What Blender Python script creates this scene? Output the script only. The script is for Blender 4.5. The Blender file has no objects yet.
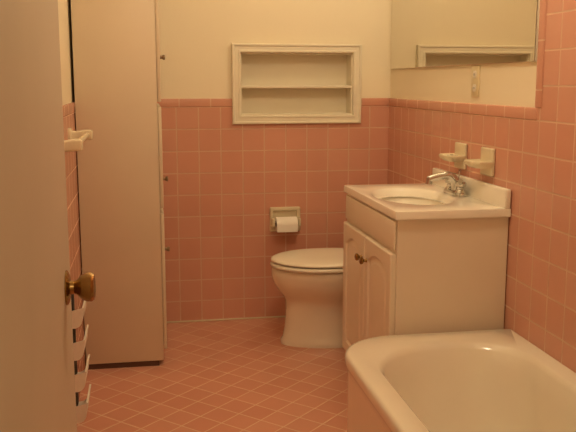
import bpy, bmesh, math
from mathutils import Vector, Matrix

scene = bpy.context.scene
COL = scene.collection
try:
    scene.view_settings.view_transform = 'Standard'
    scene.view_settings.look = 'None'
except Exception:
    pass

# ---------------------------------------------------------------- materials
def srgb(r, g, b):
    def f(c):
        c /= 255.0
        return c / 12.92 if c <= 0.04045 else ((c + 0.055) / 1.055) ** 2.4
    return (f(r), f(g), f(b), 1.0)

def new_mat(name):
    m = bpy.data.materials.new(name)
    m.use_nodes = True
    nt = m.node_tree
    b = nt.nodes.get('Principled BSDF')
    return m, nt, b

def plain(name, col, rough=0.5, metal=0.0, var=0.04, scale=6.0, bump=0.0, bscale=60, coat=0.0):
    m, nt, b = new_mat(name)
    b.inputs['Roughness'].default_value = rough
    b.inputs['Metallic'].default_value = metal
    b.inputs['Coat Weight'].default_value = coat
    tc = nt.nodes.new('ShaderNodeTexCoord')
    n = nt.nodes.new('ShaderNodeTexNoise')
    n.inputs['Scale'].default_value = scale
    n.inputs['Detail'].default_value = 4
    nt.links.new(tc.outputs['Object'], n.inputs['Vector'])
    r = nt.nodes.new('ShaderNodeValToRGB')
    r.color_ramp.elements[0].position = 0.3
    r.color_ramp.elements[1].position = 0.7
    r.color_ramp.elements[0].color = tuple(c * (1 - var) for c in col[:3]) + (1,)
    r.color_ramp.elements[1].color = tuple(min(1, c * (1 + var)) for c in col[:3]) + (1,)
    nt.links.new(n.outputs['Fac'], r.inputs['Fac'])
    nt.links.new(r.outputs['Color'], b.inputs['Base Color'])
    if bump > 0:
        n2 = nt.nodes.new('ShaderNodeTexNoise')
        n2.inputs['Scale'].default_value = bscale
        nt.links.new(tc.outputs['Object'], n2.inputs['Vector'])
        bp = nt.nodes.new('ShaderNodeBump')
        bp.inputs['Strength'].default_value = bump
        bp.inputs['Distance'].default_value = 0.002
        nt.links.new(n2.outputs['Fac'], bp.inputs['Height'])
        nt.links.new(bp.outputs['Normal'], b.inputs['Normal'])
    return m

def tile_mat(name, axes, c1, c2, grout, w=0.108, h=0.108, mortar=0.003, rot=0.0, off=(0, 0), rough=0.25, bump=0.5):
    m, nt, b = new_mat(name)
    L = nt.links
    tc = nt.nodes.new('ShaderNodeTexCoord')
    sep = nt.nodes.new('ShaderNodeSeparateXYZ')
    L.new(tc.outputs['Object'], sep.inputs[0])
    cmb = nt.nodes.new('ShaderNodeCombineXYZ')
    L.new(sep.outputs[axes[0]], cmb.inputs[0])
    L.new(sep.outputs[axes[1]], cmb.inputs[1])
    mp = nt.nodes.new('ShaderNodeMapping')
    mp.inputs['Rotation'].default_value = (0, 0, rot)
    mp.inputs['Location'].default_value = (off[0] + 50 * w, off[1] + 50 * h, 0)
    L.new(cmb.outputs[0], mp.inputs['Vector'])
    br = nt.nodes.new('ShaderNodeTexBrick')
    br.offset = 0.0
    br.squash = 1.0
    br.inputs['Scale'].default_value = 1.0
    br.inputs['Brick Width'].default_value = w
    br.inputs['Row Height'].default_value = h
    br.inputs['Mortar Size'].default_value = mortar
    br.inputs['Mortar Smooth'].default_value = 0.3
    br.inputs['Color1'].default_value = c1
    br.inputs['Color2'].default_value = c2
    br.inputs['Mortar'].default_value = grout
    L.new(mp.outputs[0], br.inputs['Vector'])
    n = nt.nodes.new('ShaderNodeTexNoise')
    n.inputs['Scale'].default_value = 3.0
    L.new(tc.outputs['Object'], n.inputs['Vector'])
    mx = nt.nodes.new('ShaderNodeMixRGB')
    mx.blend_type = 'MULTIPLY'
    mx.inputs['Fac'].default_value = 0.15
    L.new(br.outputs['Color'], mx.inputs[1])
    L.new(n.outputs['Fac'], mx.inputs[2])
    L.new(mx.outputs[0], b.inputs['Base Color'])
    mr = nt.nodes.new('ShaderNodeMapRange')
    mr.inputs['To Min'].default_value = rough
    mr.inputs['To Max'].default_value = 0.85
    L.new(br.outputs['Fac'], mr.inputs['Value'])
    L.new(mr.outputs[0], b.inputs['Roughness'])
    inv = nt.nodes.new('ShaderNodeMath')
    inv.operation = 'SUBTRACT'
    inv.inputs[0].default_value = 1.0
    L.new(br.outputs['Fac'], inv.inputs[1])
    bp = nt.nodes.new('ShaderNodeBump')
    bp.inputs['Strength'].default_value = bump
    bp.inputs['Distance'].default_value = 0.002
    L.new(inv.outputs[0], bp.inputs['Height'])
    L.new(bp.outputs['Normal'], b.inputs['Normal'])
    return m

PK1 = srgb(226, 166, 142)
PK2 = srgb(222, 160, 136)
GR = srgb(230, 190, 160)
M_tile_xz = tile_mat('tile_pink_xz', (0, 2), PK1, PK2, GR)
M_tile_yz = tile_mat('tile_pink_yz', (1, 2), PK1, PK2, GR)
M_cap_x = tile_mat('tile_cap_x', (0, 2), PK1, PK2, GR, w=0.152, h=1.0, off=(0, 0.5))
M_cap_y = tile_mat('tile_cap_y', (1, 2), PK1, PK2, GR, w=0.152, h=1.0, off=(0, 0.5))
M_cap_z = tile_mat('tile_cap_z', (2, 1), PK1, PK2, GR, w=0.152, h=10.0, off=(0.04, 5.0))
M_floor = tile_mat('floor_tile', (0, 1), srgb(222, 160, 134), srgb(216, 150, 124), srgb(238, 206, 178), w=0.1, h=0.1, mortar=0.0028, rot=math.radians(45), rough=0.35)
M_wall = plain('wall_paint', srgb(244, 231, 202), 0.55, bump=0.15, bscale=90, var=0.015, scale=2)
M_ceil = plain('ceiling_paint', srgb(235, 228, 205), 0.8)
M_trim = plain('trim_paint', srgb(236, 226, 202), 0.4, var=0.02)
M_cab = plain('cabinet_paint', srgb(222, 204, 178), 0.45, var=0.03, scale=3, bump=0.1)
M_door = plain('door_paint', srgb(204, 190, 170), 0.45, var=0.04, scale=3, bump=0.1)
M_van = plain('vanity_white', srgb(238, 222, 200), 0.4, var=0.02)
M_top = plain('cultured_marble', srgb(248, 240, 224), 0.15, var=0.02, scale=4, coat=0.3)
M_por = plain('porcelain', srgb(240, 226, 204), 0.12, var=0.015, coat=0.4)
M_seat = plain('seat_plastic', srgb(244, 236, 216), 0.2, var=0.01)
M_tub = plain('tub_enamel', srgb(238, 228, 208), 0.15, var=0.02, coat=0.3)
M_cer = plain('ceramic_ivory', srgb(230, 216, 184), 0.2, var=0.02)
M_chrome = plain('chrome', (0.6, 0.59, 0.57, 1), 0.14, 1.0, var=0.02)
M_brass = plain('antique_brass', srgb(160, 128, 80), 0.25, 1.0, var=0.12, scale=30)
M_nickel = plain('old_nickel', srgb(150, 130, 105), 0.3, 1.0, var=0.1, scale=30)
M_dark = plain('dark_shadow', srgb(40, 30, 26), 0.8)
M_toe = plain('toe_brown', srgb(96, 66, 52), 0.7)
M_paper = plain('tissue', srgb(250, 244, 232), 0.9, bump=0.3, bscale=200)
M_card = plain('cardboard', srgb(150, 120, 90), 0.9)
M_white = plain('white_plastic', srgb(240, 232, 216), 0.35)
M_plate = plain('plate_ivory', srgb(226, 210, 170), 0.35)

m, nt, b = new_mat('mirror_silver')
b.inputs['Metallic'].default_value = 1.0
b.inputs['Roughness'].default_value = 0.02
b.inputs['Base Color'].default_value = (0.76, 0.74, 0.66, 1)
M_mirror = m

# ---------------------------------------------------------------- mesh helpers
def finish(bm, name, mat, parent=None, smooth=True, angle=35, label=None):
    bmesh.ops.recalc_face_normals(bm, faces=bm.faces[:])
    me = bpy.data.meshes.new(name)
    bm.to_mesh(me)
    bm.free()
    ob = bpy.data.objects.new(name, me)
    COL.objects.link(ob)
    for mm in (mat if isinstance(mat, (list, tuple)) else [mat]):
        me.materials.append(mm)
    if smooth:
        for p in me.polygons:
            p.use_smooth = True
        try:
            me.set_sharp_from_angle(angle=math.radians(angle))
        except Exception:
            pass
    if parent is not None:
        setp(ob, parent)
    if label:
        ob['label'] = label
    return ob

def setp(ob, parent):
    ob.parent = parent
    if parent.type == 'EMPTY':
        ob.matrix_parent_inverse = Matrix.Translation(-Vector(parent.location))

def add_box(bm, x0, x1, y0, y1, z0, z1, bev=0.0, seg=2):
    t = bmesh.new()
    r = bmesh.ops.create_cube(t, size=1.0)
    for v in t.verts:
        v.co = Vector(((x0 + x1) / 2 + v.co.x * (x1 - x0), (y0 + y1) / 2 + v.co.y * (y1 - y0), (z0 + z1) / 2 + v.co.z * (z1 - z0)))
    if bev > 0:
        bmesh.ops.bevel(t, geom=t.edges[:], offset=bev, segments=seg, profile=0.5, affect='EDGES')
    merge(bm, t)

def merge(bm, t):
    me = bpy.data.meshes.new('tmp')
    t.to_mesh(me)
    t.free()
    bm.from_mesh(me)
    bpy.data.meshes.remove(me)

def loft(bm, loops, cap0=True, cap1=True):
    rows = [[bm.verts.new(p) for p in lp] for lp in loops]
    n = len(rows[0])
    for a, c in zip(rows[:-1], rows[1:]):
        for i in range(n):
            j = (i + 1) % n
            bm.faces.new((a[i], a[j], c[j], c[i]))
    if cap0:
        bm.faces.new(rows[0])
    if cap1:
        bm.faces.new(rows[-1])

def lathe(bm, prof, origin, axis, n=32):
    axis = Vector(axis).normalized()
    up = Vector((0, 0, 1)) if abs(axis.z) < 0.9 else Vector((1, 0, 0))
    u = axis.cross(up).normalized()
    w = axis.cross(u).normalized()
    o = Vector(origin)
    loops = []
    for d, r in prof:
        loops.append([o + axis * d + (u * math.cos(2 * math.pi * i / n) + w * math.sin(2 * math.pi * i / n)) * max(r, 1e-5) for i in range(n)])
    loft(bm, loops)

def tube(bm, pts, rads, n=16):
    pts = [Vector(p) for p in pts]
    loops = []
    for i, p in enumerate(pts):
        a = pts[max(0, i - 1)]
        c = pts[min(len(pts) - 1, i + 1)]
        t = (c - a).normalized()
        ref = Vector((0, 1, 0)) if abs(t.y) < 0.9 else Vector((0, 0, 1))
        u = t.cross(ref).normalized()
        w = t.cross(u).normalized()
        r = rads[i] if isinstance(rads, (list, tuple)) else rads
        loops.append([p + (u * math.cos(2 * math.pi * k / n) + w * math.sin(2 * math.pi * k / n)) * r for k in range(n)])
    loft(bm, loops)

def rrect(x0, x1, y0, y1, rad, z, k=8):
    """rounded rectangle; rad = radii for corners (x1y1, x0y1, x0y0, x1y0)"""
    if not isinstance(rad, (list, tuple)):
        rad = [rad] * 4
    cs = [(x1, y1, -1, -1, 0), (x0, y1, 1, -1, 90), (x0, y0, 1, 1, 180), (x1, y0, -1, 1, 270)]
    out = []
    for (cx, cy, sx, sy, a0), r in zip(cs, rad):
        ox, oy = cx + sx * r, cy + sy * r
        for i in range(k + 1):
            a = math.radians(a0 + 90.0 * i / k)
            out.append(Vector((ox + r * math.cos(a), oy + r * math.sin(a), z)))
    return out

def empty(name, loc, label, category, group=None):
    e = bpy.data.objects.new(name, None)
    e.location = loc
    e.empty_display_size = 0.1
    COL.objects.link(e)
    e['label'] = label
    e['category'] = category
    if group:
        e['group'] = group
    return e

def struct(ob):
    ob['kind'] = 'structure'
    return ob

# ---------------------------------------------------------------- room dims
CAMX = -1.225
XL = -1.515     # left wall
YN = -3.42      # near wall
H = 2.42
ZR = 1.08       # top of tile rows
ZC = 1.12       # top of cap
TT = 0.008      # tile thickness
YT = -1.60      # start of full height tile on right wall
NX0, NX1, NZ0, NZ1 = -0.767, -0.197, 1.035, 1.345   # niche opening

bm = bmesh.new(); add_box(bm, XL - 0.12, 0.12, YN - 1.6, 0.14, -0.1, 0)
struct(finish(bm, 'floor', M_floor, smooth=False))
bm = bmesh.new(); add_box(bm, XL - 0.12, 0.12, YN - 1.6, 0.14, H, H + 0.1)
struct(finish(bm, 'ceiling', M_ceil, smooth=False))
def holed(bm, x0, x1, y0, y1, z0, z1):
    add_box(bm, x0, NX0, y0, y1, z0, z1)
    add_box(bm, NX1, x1, y0, y1, z0, z1)
    add_box(bm, NX0, NX1, y0, y1, z0, min(NZ0, z1))
    if z1 > NZ1:
        add_box(bm, NX0, NX1, y0, y1, NZ1, z1)
bm = bmesh.new(); holed(bm, XL - 0.12, 0.12, 0, 0.14, 0, H)
struct(finish(bm, 'wall_back', M_wall, smooth=False))
bm = bmesh.new(); add_box(bm, 0, 0.12, YN - 1.6, 0, 0, H)
struct(finish(bm, 'wall_right', M_wall, smooth=False))
bm = bmesh.new(); add_box(bm, XL - 0.12, XL, YN - 1.6, 0, 0, H)
struct(finish(bm, 'wall_left', M_wall, smooth=False))
DX0, DX1 = -1.395, -0.60
bm = bmesh.new()
add_box(bm, XL, DX0, YN - 0.1, YN, 0, H)
add_box(bm, DX1, 0, YN - 0.1, YN, 0, H)
add_box(bm, DX0, DX1, YN - 0.1, YN, 2.06, H)
struct(finish(bm, 'wall_front', M_wall, smooth=False))
bm = bmesh.new(); add_box(bm, XL - 0.12, 0.12, YN - 1.72, YN - 1.6, 0, H)
struct(finish(bm, 'wall_hall', M_wall, smooth=False))

# tile wainscots
bm = bmesh.new()
add_box(bm, XL, NX0, -TT, 0, 0, ZR); add_box(bm, NX1, 0, -TT, 0, 0, ZR); add_box(bm, NX0, NX1, -TT, 0, 0, NZ0)
struct(finish(bm, 'trim_1', M_tile_xz, smooth=False))
bm = bmesh.new()
add_box(bm, XL, NX0, -0.011, 0, ZR, ZC, 0.004, 3); add_box(bm, NX1, 0, -0.011, 0, ZR, ZC, 0.004, 3)
struct(finish(bm, 'trim_2', M_cap_x))
bm = bmesh.new(); add_box(bm, -TT, 0, YT, -TT, 0, ZR)
add_box(bm, -TT, 0, YN, YT, 0, 2.1)
struct(finish(bm, 'trim_3', M_tile_yz, smooth=False))
bm = bmesh.new(); add_box(bm, -0.011, 0, YT, -0.011, ZR, ZC, 0.004, 3)
struct(finish(bm, 'trim_4', M_cap_y))
bm = bmesh.new(); add_box(bm, -0.012, 0, YT - 0.03, YT + 0.012, ZC, 2.1, 0.004, 3)
struct(finish(bm, 'trim_5', M_cap_z))
bm = bmesh.new(); add_box(bm, XL, XL + TT, YN, -TT, 0, ZR)
struct(finish(bm, 'trim_6', M_tile_yz, smooth=False))
bm = bmesh.new(); add_box(bm, XL, XL + 0.011, YN, -0.011, ZR, ZC, 0.004, 3)
struct(finish(bm, 'trim_7', M_cap_y))
bm = bmesh.new(); add_box(bm, XL, 0, -0.016, -TT, 0, 0.008, 0.003, 2)
struct(finish(bm, 'baseboard_back', M_cer))

# ---------------------------------------------------------------- door (open against the left wall)
dx1 = -1.353; dx0 = dx1 - 0.036
dy1 = -2.68; dy0 = -3.38
bm = bmesh.new(); add_box(bm, dx0, dx1, dy0, dy1, 0.012, 2.03, 0.002, 2)
door = struct(finish(bm, 'door_1', M_door))
kz, ky = 0.888, -2.75
bm = bmesh.new()
lathe(bm, [(0, 0.0), (0, 0.027), (0.002, 0.027), (0.004, 0.024), (0.006, 0.018), (0.007, 0.0)], (dx1, ky, kz), (1, 0, 0))
finish(bm, 'knob_rosette', M_brass, door, label='round aged brass backing plate')
bm = bmesh.new()
lathe(bm, [(0.006, 0.0), (0.006, 0.011), (0.012, 0.010), (0.016, 0.012), (0.022, 0.018), (0.030, 0.0225), (0.038, 0.023), (0.042, 0.020), (0.043, 0.016), (0.0415, 0.011), (0.0415, 0.0)], (dx1, ky, kz), (1, 0, 0))
finish(bm, 'door_knob', M_brass, door, label='round aged brass door knob')
bm = bmesh.new(); add_box(bm, dx0 + 0.006, dx1 - 0.006, dy1, dy1 + 0.0015, kz - 0.028, kz + 0.028, 0.0005, 1)
finish(bm, 'latch_plate', M_brass, door)

# ---------------------------------------------------------------- tall linen cabinet
CX0, CX1, CY0, CY1 = XL + 0.012, -1.178, -0.64, -0.018
cab = empty('linen_cabinet', (-1.33, -0.3, 0), 'tall narrow cream painted linen cabinet standing in the tiled corner', 'cabinet')
bm = bmesh.new(); add_box(bm, CX0, CX1, CY0, CY1, 0.024, 2.12, 0.003, 2)
finish(bm, 'cabinet_body', M_cab, cab)
bm = bmesh.new(); add_box(bm, CX0, CX1 - 0.02, CY0 + 0.006, CY1, 0, 0.026)
finish(bm, 'plinth', M_toe, cab, label='dark brown recessed base strip')
for (z0, z1, kzz) in [(0.07, 0.66, 0.50), (0.68, 1.10, 0.80), (1.12, 2.10, 1.30)]:
    bm = bmesh.new(); add_box(bm, CX1 + 0.001, CX1 + 0.016, CY0 + 0.012, CY1 - 0.02, z0, z1, 0.004, 2)
    d = finish(bm, 'cabinet_door', M_cab, cab)
    bm = bmesh.new()
    lathe(bm, [(0, 0), (0, 0.008), (0.008, 0.006), (0.012, 0.009), (0.017, 0.011), (0.021, 0.009), (0.022, 0)], (CX1 + 0.016, CY0 + 0.05, kzz), (1, 0, 0), 20)
    finish(bm, 'knob', M_nickel, d, label='small dull metal knob')

# ---------------------------------------------------------------- recessed wall shelf
ni = empty('recessed_shelf', (-0.482, 0, 1.0), 'white painted recessed wall shelf with framed opening', 'wall shelf')
bm = bmesh.new()
fw = 0.04
ox0, ox1, oz0, oz1 = NX0 - fw, NX1 + fw, NZ0 - fw, NZ1 + fw
def frame_loop(inset, y):
    x0, x1, z0, z1 = ox0 + inset, ox1 - inset, oz0 + inset, oz1 - inset
    return [Vector((x0, y, z0)), Vector((x1, y, z0)), Vector((x1, y, z1)), Vector((x0, y, z1))]
loft(bm, [frame_loop(0, -0.0005), frame_loop(0, -0.022), frame_loop(0.003, -0.026), frame_loop(0.010, -0.026), frame_loop(0.014, -0.021),
          frame_loop(0.030, -0.021), frame_loop(0.033, -0.024), frame_loop(0.040, -0.024), frame_loop(0.043, -0.02), frame_loop(0.043, 0.0)], False, False)
finish(bm, 'frame', M_trim, ni, angle=25)
bm = bmesh.new()
add_box(bm, NX0 + 0.001, NX1 - 0.001, 0.092, 0.10, NZ0, NZ1)
add_box(bm, NX0 + 0.001, NX0 + 0.009, -0.004, 0.092, NZ0, NZ1)
add_box(bm, NX1 - 0.009, NX1 - 0.001, -0.004, 0.092, NZ0, NZ1)
add_box(bm, NX0 + 0.009, NX1 - 0.009, -0.004, 0.092, NZ0 + 0.001, NZ0 + 0.009)
add_box(bm, NX0 + 0.009, NX1 - 0.009, -0.004, 0.092, NZ1 - 0.009, NZ1 - 0.001)
finish(bm, 'niche_lining', M_trim, ni, smooth=False)
bm = bmesh.new(); add_box(bm, NX0 + 0.009, NX1 - 0.009, -0.002, 0.092, 1.170, 1.184, 0.002, 2)
finish(bm, 'shelf_board', M_trim, ni)

# ---------------------------------------------------------------- mirror
mi = empty('wall_mirror', (0, -0.8, 1.265), 'large frameless rectangular wall mirror above the vanity', 'mirror')
bm = bmesh.new(); add_box(bm, -0.008, -0.0, YT + 0.03, -0.03, 1.265, 2.05)
finish(bm, 'mirror_backing', M_white, mi, smooth=False)
bm = bmesh.new(); add_box(bm, -0.012, -0.0085, YT + 0.03, -0.03, 1.265, 2.05, 0.001, 1)
finish(bm, 'mirror_glass', M_mirror, mi, smooth=False)

# outlet
OY = -1.09
ou = empty('electrical_outlet', (0, OY, 1.2), 'cream plastic double outlet plate on the painted wall under the mirror', 'outlet')
bm = bmesh.new(); add_box(bm, -0.006, 0, OY - 0.035, OY + 0.035, 1.146, 1.26, 0.002, 2)
finish(bm, 'cover_plate', M_plate, ou)
for dz in (-0.022, 0.028):
    bm = bmesh.new()
    z = 1.2 + dz
    lp = lambda x, s: [Vector((x, OY + s * 0.015 * math.cos(a), z + s * 0.017 * max(-0.8, min(0.8, math.sin(a))))) for a in [2 * math.pi * i / 24 for i in range(24)]]
    loft(bm, [lp(-0.005, 1), lp(-0.0085, 1), lp(-0.009, 0.9)])
    s = finish(bm, 'socket', M_white, ou)
    for dy in (-0.005, 0.005):
        bm = bmesh.new()
        add_box(bm, -0.0095, -0.009, OY + dy - 0.001, OY + dy + 0.001, z - 0.004, z + 0.004)
        finish(bm, 'slot', M_dark, s, smooth=False)

# ---------------------------------------------------------------- ceramic fixtures on right wall
def cer_fixture(name, y, z, label, cat, kind):
    e = empty(name, (-TT, y, z), label, cat)
    bm = bmesh.new(); add_box(bm, -TT - 0.014, -TT, y - 0.052, y + 0.052, z - 0.05, z + 0.05, 0.006, 3)
    finish(bm, 'wall_plate', M_cer, e)
    bm = bmesh.new()
    x0 = -TT - 0.085
    zz = z - 0.002
    w = 0.058
    L = [rrect(x0 + 0.02, -TT - 0.01, y - w + 0.012, y + w - 0.012, [0.004, 0.02, 0.02, 0.004], zz - 0.018),
         rrect(x0 + 0.004, -TT - 0.01, y - w + 0.003, y + w - 0.003, [0.004, 0.028, 0.028, 0.004], zz - 0.006),
         rrect(x0, -TT - 0.01, y - w, y + w, [0.004, 0.03, 0.03, 0.004], zz),
         rrect(x0, -TT - 0.01, y - w, y + w, [0.004, 0.03, 0.03, 0.004], zz + 0.005),
         rrect(x0 + 0.004, -TT - 0.012, y - w + 0.004, y + w - 0.004, [0.004, 0.026, 0.026, 0.004], zz + 0.007),
         rrect(x0 + 0.010, -TT - 0.014, y - w + 0.010, y + w - 0.010, [0.004, 0.02, 0.02, 0.004], zz + (0.002 if kind == 'cup' else -0.006))]
    loft(bm, L)
    dish = finish(bm, 'dish', M_cer, e)
    if kind == 'cup':
        for dx, dy in ((-0.06, 0), (-0.03, 0.035), (-0.03, -0.035)):
            bm = bmesh.new()
            lathe(bm, [(0, 0.0), (0, 0.007), (0.0015, 0.007), (0.0015, 0)], (-TT + dx, y + dy, zz + 0.0018), (0, 0, 1), 16)
            finish(bm, 'brush_hole', M_dark, dish)
    return e
cer_fixture('toothbrush_holder', -1.0, 0.916, 'ivory ceramic toothbrush holder shelf set in pink wall tile', 'toothbrush holder', 'cup')
cer_fixture('soap_dish', -1.255, 0.917, 'ivory ceramic soap dish set in pink wall tile above the vanity', 'soap dish', 'soap')

# ---------------------------------------------------------------- towel bar on left wall
tbz = 1.002
tb = empty('towel_bar', (XL + TT, -1.15, tbz), 'ivory ceramic towel bar on the tiled wall beside the linen cabinet', 'towel bar')
for y in (-1.42, -0.92):
    bm = bmesh.new()
    xw = XL + TT
    def lpx(x, w, h, zo=0):
        return [Vector((x, p.x, p.y)) for p in rrect(y - w, y + w, tbz + zo - h, tbz + zo + h, min(w, h) * 0.4, 0, 4)]
    loft(bm, [lpx(xw - 0.004, 0.032, 0.032), lpx(xw + 0.008, 0.032, 0.032), lpx(xw + 0.014, 0.022, 0.022), lpx(xw + 0.03, 0.016, 0.017, 0.003), lpx(xw + 0.06, 0.018, 0.019, 0.006), lpx(xw + 0.082, 0.017, 0.018, 0.006), lpx(xw + 0.087, 0.012, 0.013, 0.006)])
    finish(bm, 'bracket', M_cer, tb)
bm = bmesh.new()
lathe(bm, [(0, 0), (0, 0.009), (0.48, 0.009), (0.48, 0)], (XL + TT + 0.066, -1.41, tbz + 0.006), (0, 1, 0), 20)
finish(bm, 'bar', M_cer, tb)

# ---------------------------------------------------------------- toilet paper holder
px, pz = -0.545, 0.515
th = empty('toilet_paper_holder', (px, -TT, pz), 'ivory ceramic toilet paper holder set in pink wall tile', 'toilet paper holder')
bm = bmesh.new()
def tl(hw, hh, y, r=0.006):
    return [Vector((p.x, y, p.y)) for p in rrect(px - hw, px + hw, pz - hh, pz + hh, r, 0, 4)]
loft(bm, [tl(0.078, 0.062, -TT + 0.001), tl(0.078, 0.062, -TT - 0.012), tl(0.074, 0.058, -TT - 0.018), tl(0.062, 0.046, -TT - 0.016), tl(0.058, 0.042, -TT - 0.004), tl(0.058, 0.042, -TT - 0.002)])
finish(bm, 'ceramic_frame', M_cer, th)
for s in (-1, 1):
    bm = bmesh.new()
    add_box(bm, px + s * 0.066 - 0.007, px + s * 0.066 + 0.007, -TT - 0.062, -TT - 0.008, pz - 0.03, pz + 0.012, 0.005, 3)
    finish(bm, 'roller_arm', M_cer, th)
bm = bmesh.new()
lathe(bm, [(0, 0), (0, 0.008), (0.118, 0.008), (0.118, 0)], (px - 0.059, -TT - 0.048, pz - 0.008), (1, 0, 0), 16)
finish(bm, 'roller', M_chrome, th)
R, r0 = 0.036, 0.019
cy, cz = -TT - 0.048, pz - 0.018
x0, x1 = px - 0.053, px + 0.053
def circ(x, r): return [Vector((x, cy + r * math.cos(a), cz + r * math.sin(a))) for a in [2 * math.pi * i / 40 for i in range(40)]]
bm = bmesh.new()
loft(bm, [circ(x0, r0), circ(x0, R - 0.002), circ(x0 + 0.002, R), circ(x1 - 0.002, R), circ(x1, R - 0.002), circ(x1, r0), circ(x0, r0)], False, False)
roll = empty('toilet_paper_roll', (px, cy, cz - R), 'partly used white toilet paper roll on the ceramic holder', 'toilet paper')
finish(bm, 'paper', M_paper, roll)
bm = bmesh.new()
loft(bm, [circ(x0 + 0.0005, r0 - 0.002), circ(x0 + 0.0005, r0), circ(x1 - 0.0005, r0), circ(x1 - 0.0005, r0 - 0.002), circ(x0 + 0.0005, r0 - 0.002)], False, False)
finish(bm, 'cardboard_core', M_card, roll)
bm = bmesh.new(); add_box(bm, x0 + 0.001, x1 - 0.001, cy - R - 0.0012, cy - R + 0.0005, cz - 0.035, cz + 0.004, 0.0004, 1)
finish(bm, 'loose_sheet', M_paper, roll)

# ---------------------------------------------------------------- toilet (faces -x)
TY = -0.42
ZS = 0.945
TXS = -0.013
to = empty('toilet', (-0.35, TY, 0), 'cream porcelain toilet with closed lid beside the vanity', 'toilet')
def egg(xf, xb, hw, z, n=56, pw=2.0, bp=2.6, xm=None):
    xf += TXS
    if xm is None:
        xm = xf + (xb - xf) * 0.58
    out = []
    for i in range(n):
        a = 2 * math.pi * i / n
        c, s = math.cos(a), math.sin(a)
        if c < 0:
            x = xm - (xm - xf) * (abs(c) ** (2 / pw)); y = hw * math.copysign(abs(s) ** (2 / pw), s)
        else:
            x = xm + (xb - xm) * (abs(c) ** (2 / bp)); y = hw * math.copysign(abs(s) ** (2 / bp), s)
        out.append(Vector((x, TY + y, z * ZS)))
    return out
bm = bmesh.new()
secs = [(0.0, -0.622, -0.10, 0.125), (0.02, -0.622, -0.10, 0.125), (0.035, -0.612, -0.10, 0.117), (0.08, -0.604, -0.10, 0.110), (0.14, -0.598, -0.10, 0.108),
        (0.19, -0.596, -0.10, 0.114), (0.22, -0.600, -0.10, 0.126), (0.245, -0.612, -0.10, 0.142), (0.275, -0.635, -0.10, 0.162), (0.31, -0.654, -0.10, 0.180),
        (0.345, -0.663, -0.12, 0.188), (0.372, -0.663, -0.14, 0.190), (0.382, -0.661, -0.14, 0.188), (0.386, -0.655, -0.15, 0.182)]
loft(bm, [egg(f, b_, w, z) for z, f, b_, w in secs])
finish(bm, 'bowl', M_por, to, angle=60)
SX = -0.235
def ringloop(i, z): return egg(-0.668 + i, SX - i * 0.5, 0.195 - i, z, bp=3.2)
bm = bmesh.new()
loft(bm, [ringloop(0.006, 0.389), ringloop(0.0, 0.393), ringloop(0.0, 0.402), ringloop(0.006, 0.408), ringloop(0.06, 0.408), ringloop(0.065, 0.40), ringloop(0.06, 0.389), ringloop(0.006, 0.389)], False, False)
finish(bm, 'seat', M_seat, to, angle=60)
bm = bmesh.new()
loft(bm, [ringloop(0.016, 0.4115), ringloop(0.005, 0.4145), ringloop(0.002, 0.419), ringloop(0.004, 0.424), ringloop(0.012, 0.429), ringloop(0.03, 0.432), ringloop(0.08, 0.435), ringloop(0.13, 0.436)])
finish(bm, 'lid', M_seat, to, angle=60)
for s in (-1, 1):
    bm = bmesh.new()
    add_box(bm, SX - 0.012, SX + 0.03, TY + s * 0.075 - 0.018, TY + s * 0.075 + 0.018, 0.366, 0.406, 0.006, 3)
    finish(bm, 'seat_hinge', M_seat, to)
bm = bmesh.new()
loft(bm, [rrect(-0.175, -0.02, TY - 0.18, TY + 0.18, 0.03, 0.355), rrect(-0.18, -0.02, TY - 0.19, TY + 0.19, 0.03, 0.40), rrect(-0.188, -0.02, TY - 0.198, TY + 0.198, 0.03, 0.655)])
finish(bm, 'tank', M_por, to, angle=50)
bm = bmesh.new()
loft(bm, [rrect(-0.190, -0.018, TY - 0.2, TY + 0.2, 0.03, 0.656), rrect(-0.194, -0.016, TY - 0.205, TY + 0.205, 0.03, 0.662), rrect(-0.194, -0.016, TY - 0.205, TY + 0.205, 0.03, 0.678), rrect(-0.186, -0.022, TY - 0.197, TY + 0.197, 0.03, 0.685)])
finish(bm, 'tank_lid', M_por, to, angle=50)
bm = bmesh.new()
lathe(bm, [(0, 0), (0, 0.012), (0.012, 0.012), (0.014, 0)], (-0.187, TY + 0.14, 0.61), (-1, 0, 0), 16)
tube(bm, [(-0.199, TY + 0.14, 0.61), (-0.203, TY + 0.11, 0.608), (-0.203, TY + 0.075, 0.602)], [0.006, 0.006, 0.008], 10)
finish(bm, 'flush_lever', M_chrome, to)

# ---------------------------------------------------------------- vanity
VX, VY0, VY1, VZ = -0.418, -1.455, -0.735, 0.776
va = empty('vanity', (-0.2, -1.09, 0), 'white bathroom vanity cabinet with two panel doors and molded sink top', 'vanity')
bx0, by0, by1 = VX + 0.012, VY0 + 0.014, VY1 - 0.014
bm = bmesh.new()
add_box(bm, bx0, -0.012, by0, by0 + 0.015, 0.0, VZ - 0.03, 0.001, 1)
add_box(bm, bx0, -0.012, by1 - 0.015, by1, 0.0, VZ - 0.03, 0.001, 1)
add_box(bm, bx0 + 0.001, bx0 + 0.018, by0 + 0.015, by1 - 0.015, 0.09, VZ - 0.03)
add_box(bm, bx0 + 0.05, -0.012, by0 + 0.015, by1 - 0.015, 0.09, 0.105)
add_box(bm, bx0 + 0.05, bx0 + 0.06, by0 + 0.015, by1 - 0.015, 0.0, 0.09)
finish(bm, 'body', M_van, va, smooth=False)
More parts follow.
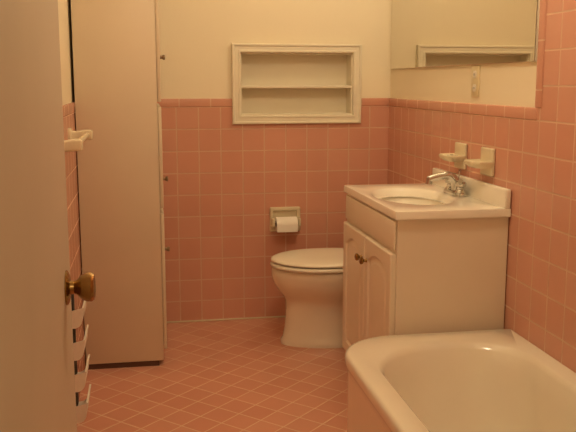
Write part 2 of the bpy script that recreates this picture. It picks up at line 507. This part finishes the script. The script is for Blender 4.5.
def panel_door(y0, y1, z0, z1, inset, arch, name, parent):
    xb = bx0 - 0.0005
    def lp(i, x, ar):
        a0, a1, b0, b1 = y0 + i, y1 - i, z0 + i, z1 - i
        pts = []
        k = 12
        for t in range(k): pts.append(Vector((x, a0 + (a1 - a0) * t / k, b0)))
        for t in range(k): pts.append(Vector((x, a1, b0 + (b1 - b0 - ar) * t / k)))
        for t in range(k):
            u = 1 - 2 * t / k
            pts.append(Vector((x, (a0 + a1) / 2 + u * (a1 - a0) / 2, b1 - ar * abs(u) ** 2.2)))
        for t in range(k): pts.append(Vector((x, a0, b1 - ar - (b1 - b0 - ar) * t / k)))
        return pts
    bm = bmesh.new()
    loft(bm, [lp(0, xb, 0), lp(0, xb - 0.014, 0), lp(0.004, xb - 0.018, 0), lp(inset, xb - 0.018, arch), lp(inset + 0.005, xb - 0.010, arch), lp(inset + 0.010, xb - 0.010, arch), lp(inset + 0.026, xb - 0.0165, arch), lp(inset + 0.03, xb - 0.0165, arch)])
    return finish(bm, name, M_van, parent, angle=20)
ym = (by0 + by1) / 2
bm = bmesh.new(); add_box(bm, bx0 - 0.010, bx0, by0 + 0.012, by1 - 0.012, 0.640, 0.739, 0.004, 3)
finish(bm, 'false_drawer_front', M_van, va)
for (a, c, ks) in ((by0 + 0.012, ym - 0.003, -1), (ym + 0.003, by1 - 0.012, 1)):
    d = panel_door(a, c, 0.08, 0.626, 0.045, 0.035, 'door', va)
    kyy = ym + ks * 0.033
    bm = bmesh.new()
    lathe(bm, [(0, 0), (0, 0.009), (0.006, 0.006), (0.012, 0.006), (0.017, 0.013), (0.024, 0.0145), (0.028, 0.010), (0.029, 0)], (bx0 - 0.0175, kyy, 0.54), (-1, 0, 0), 20)
    finish(bm, 'knob', M_brass, d, label='small round brass knob')
bm = bmesh.new()
def rectn(x0, x1, y0, y1, z, k=16):
    p = []
    for t in range(k): p.append(Vector((x0 + (x1 - x0) * t / k, y0, z)))
    for t in range(k): p.append(Vector((x1, y0 + (y1 - y0) * t / k, z)))
    for t in range(k): p.append(Vector((x1 - (x1 - x0) * t / k, y1, z)))
    for t in range(k): p.append(Vector((x0, y1 - (y1 - y0) * t / k, z)))
    return p
bcx, bcy = -0.24, -1.09
ref = rectn(VX, -0.012, VY0, VY1, 0)
def oval(ax, ay, z):
    out = []
    for p in ref:
        a = math.atan2((p.y - bcy) / 0.35, (p.x - bcx) / 0.19)
        out.append(Vector((bcx + ax * math.cos(a), bcy + ay * math.sin(a), z)))
    return out
loft(bm, [oval(0.12, 0.19, VZ - 0.03), rectn(VX + 0.003, -0.012, VY0 + 0.003, VY1 - 0.003, VZ - 0.03), rectn(VX, -0.012, VY0, VY1, VZ - 0.027),
          rectn(VX, -0.012, VY0, VY1, VZ - 0.006), rectn(VX + 0.002, -0.012, VY0 + 0.002, VY1 - 0.002, VZ - 0.001), rectn(VX + 0.006, -0.014, VY0 + 0.006, VY1 - 0.006, VZ),
          oval(0.150, 0.235, VZ - 0.0005), oval(0.143, 0.226, VZ - 0.004), oval(0.135, 0.215, VZ - 0.014), oval(0.122, 0.195, VZ - 0.045), oval(0.10, 0.16, VZ - 0.085), oval(0.07, 0.11, VZ - 0.11), oval(0.02, 0.02, VZ - 0.12)], False, True)
top = finish(bm, 'sink_top', M_top, va, angle=40, label='glossy white molded countertop with oval basin')
bm = bmesh.new(); add_box(bm, -0.034, -0.012, VY0, VY1, VZ - 0.004, VZ + 0.066, 0.006, 3)
finish(bm, 'backsplash', M_top, va)
bm = bmesh.new()
lathe(bm, [(0, 0), (0, 0.02), (0.004, 0.019), (0.004, 0.012), (0.002, 0.010), (0.002, 0)], (bcx, bcy, VZ - 0.12), (0, 0, 1), 24)
finish(bm, 'drain', M_chrome, va)
# faucet
fx, fy = -0.068, bcy
fa = empty('faucet', (fx, fy, VZ), 'chrome two-handle faucet on the back of the sink top', 'faucet')
bm = bmesh.new()
loft(bm, [rrect(fx - 0.026, fx + 0.026, fy - 0.078, fy + 0.078, 0.025, VZ + 0.0005), rrect(fx - 0.026, fx + 0.026, fy - 0.078, fy + 0.078, 0.025, VZ + 0.010), rrect(fx - 0.02, fx + 0.02, fy - 0.072, fy + 0.072, 0.019, VZ + 0.016)])
finish(bm, 'base', M_chrome, fa)
bm = bmesh.new()
pts = []; rd = []
ctrl = [Vector((fx + 0.004, fy, VZ + 0.012)), Vector((fx + 0.002, fy, VZ + 0.09)), Vector((fx - 0.04, fy, VZ + 0.078)), Vector((fx - 0.108, fy, VZ + 0.06))]
for i in range(17):
    t = i / 16
    p = ctrl[0] * (1 - t) ** 3 + ctrl[1] * 3 * t * (1 - t) ** 2 + ctrl[2] * 3 * t * t * (1 - t) + ctrl[3] * t ** 3
    pts.append(p); rd.append(0.020 - 0.006 * min(1, t * 1.4))
tube(bm, pts, rd, 18)
lathe(bm, [(0, 0), (0, 0.013), (0.022, 0.013), (0.022, 0)], (fx - 0.104, fy, VZ + 0.064), (-0.15, 0, -1), 18)
finish(bm, 'spout', M_chrome, fa)
bm = bmesh.new()
lathe(bm, [(0, 0), (0, 0.003), (0.03, 0.003), (0.031, 0.006), (0.038, 0.006), (0.04, 0)], (fx + 0.012, fy, VZ + 0.055), (0.1, 0, 1), 12)
finish(bm, 'lift_rod', M_chrome, fa)
for s in (-1, 1):
    bm = bmesh.new()
    hy = fy + s * 0.052
    lathe(bm, [(0, 0), (0, 0.020), (0.010, 0.018), (0.016, 0.013), (0.022, 0.013), (0.027, 0.020), (0.037, 0.0215), (0.043, 0.018), (0.045, 0)], (fx, hy, VZ + 0.012), (0, 0, 1), 24)
    tube(bm, [(fx + 0.005, hy, VZ + 0.050), (fx - 0.01, hy + s * 0.02, VZ + 0.054), (fx - 0.018, hy + s * 0.04, VZ + 0.062)], [0.010, 0.008, 0.009], 12)
    finish(bm, 'handle', M_chrome, fa)

# ---------------------------------------------------------------- bathtub
TX0, TX1, TY0, TY1, TZ = -0.634, -0.010, -2.99, -1.475, 0.362
tub = empty('bathtub', (-0.3, -2.2, 0), 'white enamel built-in bathtub against the pink tiled wall', 'bathtub')
bm = bmesh.new()
def R4(a, b_, c, d): return [a, b_, c, d]
k = 14
def tubloop(il, ir, inn, ifar, rad, z):
    return rrect(TX0 + il, TX1 - ir, TY0 + inn, TY1 - ifar, rad, z, k)
loops = [tubloop(0.012, 0, 0, 0.010, R4(0.01, 0.18, 0.03, 0.01), 0.0),
         tubloop(0.010, 0, 0, 0.010, R4(0.01, 0.18, 0.03, 0.01), TZ - 0.07),
         tubloop(0.008, 0, 0, 0.008, R4(0.01, 0.182, 0.03, 0.01), TZ - 0.05),
         tubloop(0.003, 0, 0, 0.002, R4(0.01, 0.19, 0.03, 0.01), TZ - 0.04),
         tubloop(0.0, 0, 0, 0.0, R4(0.01, 0.195, 0.03, 0.01), TZ - 0.03),
         tubloop(0.0, 0, 0, 0.0, R4(0.01, 0.195, 0.03, 0.01), TZ - 0.012),
         tubloop(0.004, 0, 0, 0.004, R4(0.01, 0.192, 0.03, 0.01), TZ - 0.004),
         tubloop(0.012, 0.0, 0.006, 0.012, R4(0.01, 0.188, 0.03, 0.01), TZ),
         tubloop(0.066, 0.045, 0.09, 0.10, R4(0.2, 0.24, 0.17, 0.17), TZ - 0.002),
         tubloop(0.074, 0.053, 0.10, 0.11, R4(0.2, 0.24, 0.17, 0.17), TZ - 0.008),
         tubloop(0.082, 0.061, 0.11, 0.125, R4(0.2, 0.23, 0.17, 0.17), TZ - 0.022),
         tubloop(0.092, 0.072, 0.12, 0.155, R4(0.18, 0.21, 0.16, 0.16), TZ - 0.08),
         tubloop(0.107, 0.088, 0.14, 0.24, R4(0.16, 0.18, 0.15, 0.15), TZ - 0.20),
         tubloop(0.127, 0.11, 0.16, 0.30, R4(0.13, 0.14, 0.13, 0.13), TZ - 0.275),
         tubloop(0.167, 0.15, 0.21, 0.36, R4(0.10, 0.10, 0.10, 0.10), TZ - 0.305),
         tubloop(0.22, 0.2, 0.3, 0.48, R4(0.05, 0.05, 0.05, 0.05), TZ - 0.31)]
loft(bm, loops, True, True)
finish(bm, 'basin_shell', M_tub, tub, angle=50)
bm = bmesh.new()
lathe(bm, [(0, 0), (0, 0.028), (0.003, 0.026), (0.003, 0)], (-0.31, -2.6, TZ - 0.3095), (0, 0, 1), 24)
finish(bm, 'drain', M_chrome, tub)

# ---------------------------------------------------------------- wall rack on left wall
ry0, ry1 = -1.47, -1.30
rk = empty('wall_rack', (XL + TT, -1.39, 0.1), 'white plastic four-pocket rack hanging low on the tiled wall', 'rack')
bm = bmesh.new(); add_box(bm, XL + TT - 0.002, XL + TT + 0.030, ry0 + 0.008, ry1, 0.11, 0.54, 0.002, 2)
finish(bm, 'back_panel', M_dark, rk, label='back panel coloured dark as the shade inside the pockets')  # dark colour paints in the shade inside and between the pockets
for i in range(4):
    z = 0.12 + i * 0.105
    bm = bmesh.new()
    x0 = XL + TT + 0.030
    prof = []
    for j in range(9):
        a = math.radians(-90 + 100 * j / 8)
        prof.append((x0 + 0.012 + 0.026 * max(0, math.cos(a)), z + 0.030 + 0.030 * math.sin(a)))
    prof = [(x0, z)] + prof + [(prof[-1][0] + 0.006, z + 0.066)]
    th_ = 0.006
    outer = [Vector((x, 0, zz)) for x, zz in prof]
    inner = [Vector((x - th_, 0, zz + (th_ if n_ < 6 else 0))) for n_, (x, zz) in enumerate(prof)][::-1]
    inner[-1].x = x0
    cs = outer + inner
    loft(bm, [[Vector((p.x, ry0 + 0.003, p.z)) for p in cs], [Vector((p.x, ry1, p.z)) for p in cs]])
    ch = outer + [Vector((x0 - 0.03, 0, z + 0.048)), Vector((x0 - 0.03, 0, z))]
    loft(bm, [[Vector((p.x, ry0, p.z)) for p in ch], [Vector((p.x, ry0 + 0.003, p.z)) for p in ch]])
    finish(bm, 'pocket', M_white, rk, smooth=False)

# ---------------------------------------------------------------- lights (fixtures modelled for ceiling and mirror, none for the hall)
m, nt, b = new_mat('lamp_glow')
b.inputs['Base Color'].default_value = srgb(255, 240, 215)
b.inputs['Emission Color'].default_value = (1.0, 0.78, 0.5, 1)
b.inputs['Emission Strength'].default_value = 3.0
M_glow = m
lx, ly = -0.72, -1.9
cl = empty('ceiling_light', (lx, ly, H), 'round white glass ceiling light', 'ceiling light')
bm = bmesh.new(); lathe(bm, [(0, 0), (0, 0.09), (0.02, 0.09), (0.022, 0)], (lx, ly, H - 0.022), (0, 0, 1), 32)
finish(bm, 'mount', M_chrome, cl)
bm = bmesh.new(); lathe(bm, [(-0.001, 0), (0, 0.085), (-0.03, 0.10), (-0.06, 0.09), (-0.085, 0.05), (-0.092, 0)], (lx, ly, H - 0.022), (0, 0, 1), 32)
finish(bm, 'glass_shade', M_glow, cl)
vl = empty('vanity_light', (0, -0.8, 2.2), 'small glass wall light above the mirror', 'wall light')
bm = bmesh.new(); add_box(bm, -0.02, 0, -0.9, -0.7, 2.15, 2.25, 0.005, 2)
finish(bm, 'mount', M_chrome, vl)
bm = bmesh.new(); lathe(bm, [(0.0, 0), (0.0, 0.03), (0.02, 0.045), (0.05, 0.05), (0.08, 0.035), (0.09, 0)], (-0.019, -0.8, 2.2), (-1, 0, 0), 24)
finish(bm, 'glass_shade', M_glow, vl)

def light(name, typ, loc, energy, col, size=0.2):
    l = bpy.data.lights.new(name, typ)
    l.energy = energy
    l.color = col
    l.shadow_soft_size = size
    o = bpy.data.objects.new(name, l)
    o.location = loc
    COL.objects.link(o)
    return o
LC = (1.0, 0.81, 0.56)
light('room_lamp', 'POINT', (lx, ly, H - 0.22), 17.5, LC, 0.10)
light('mirror_lamp', 'POINT', (-0.2, -0.8, 2.2), 7, LC, 0.07)
light('hall_lamp', 'POINT', (-0.9, -4.4, 1.9), 8, LC, 0.15)

w = bpy.data.worlds.new('world'); scene.world = w
w.use_nodes = True
w.node_tree.nodes['Background'].inputs[0].default_value = (1.0, 0.82, 0.6, 1)
w.node_tree.nodes['Background'].inputs[1].default_value = 0.05

# ---------------------------------------------------------------- camera
cam = bpy.data.cameras.new('camera')
cam.sensor_width = 36
cam.lens = 809 / 576 * 36
cam.clip_start = 0.05
co = bpy.data.objects.new('camera', cam)
COL.objects.link(co)
co.location = (CAMX, -4.0, 1.2)
co.rotation_euler = (math.radians(90 - 9.4), 0, math.radians(-9.9))
scene.camera = co
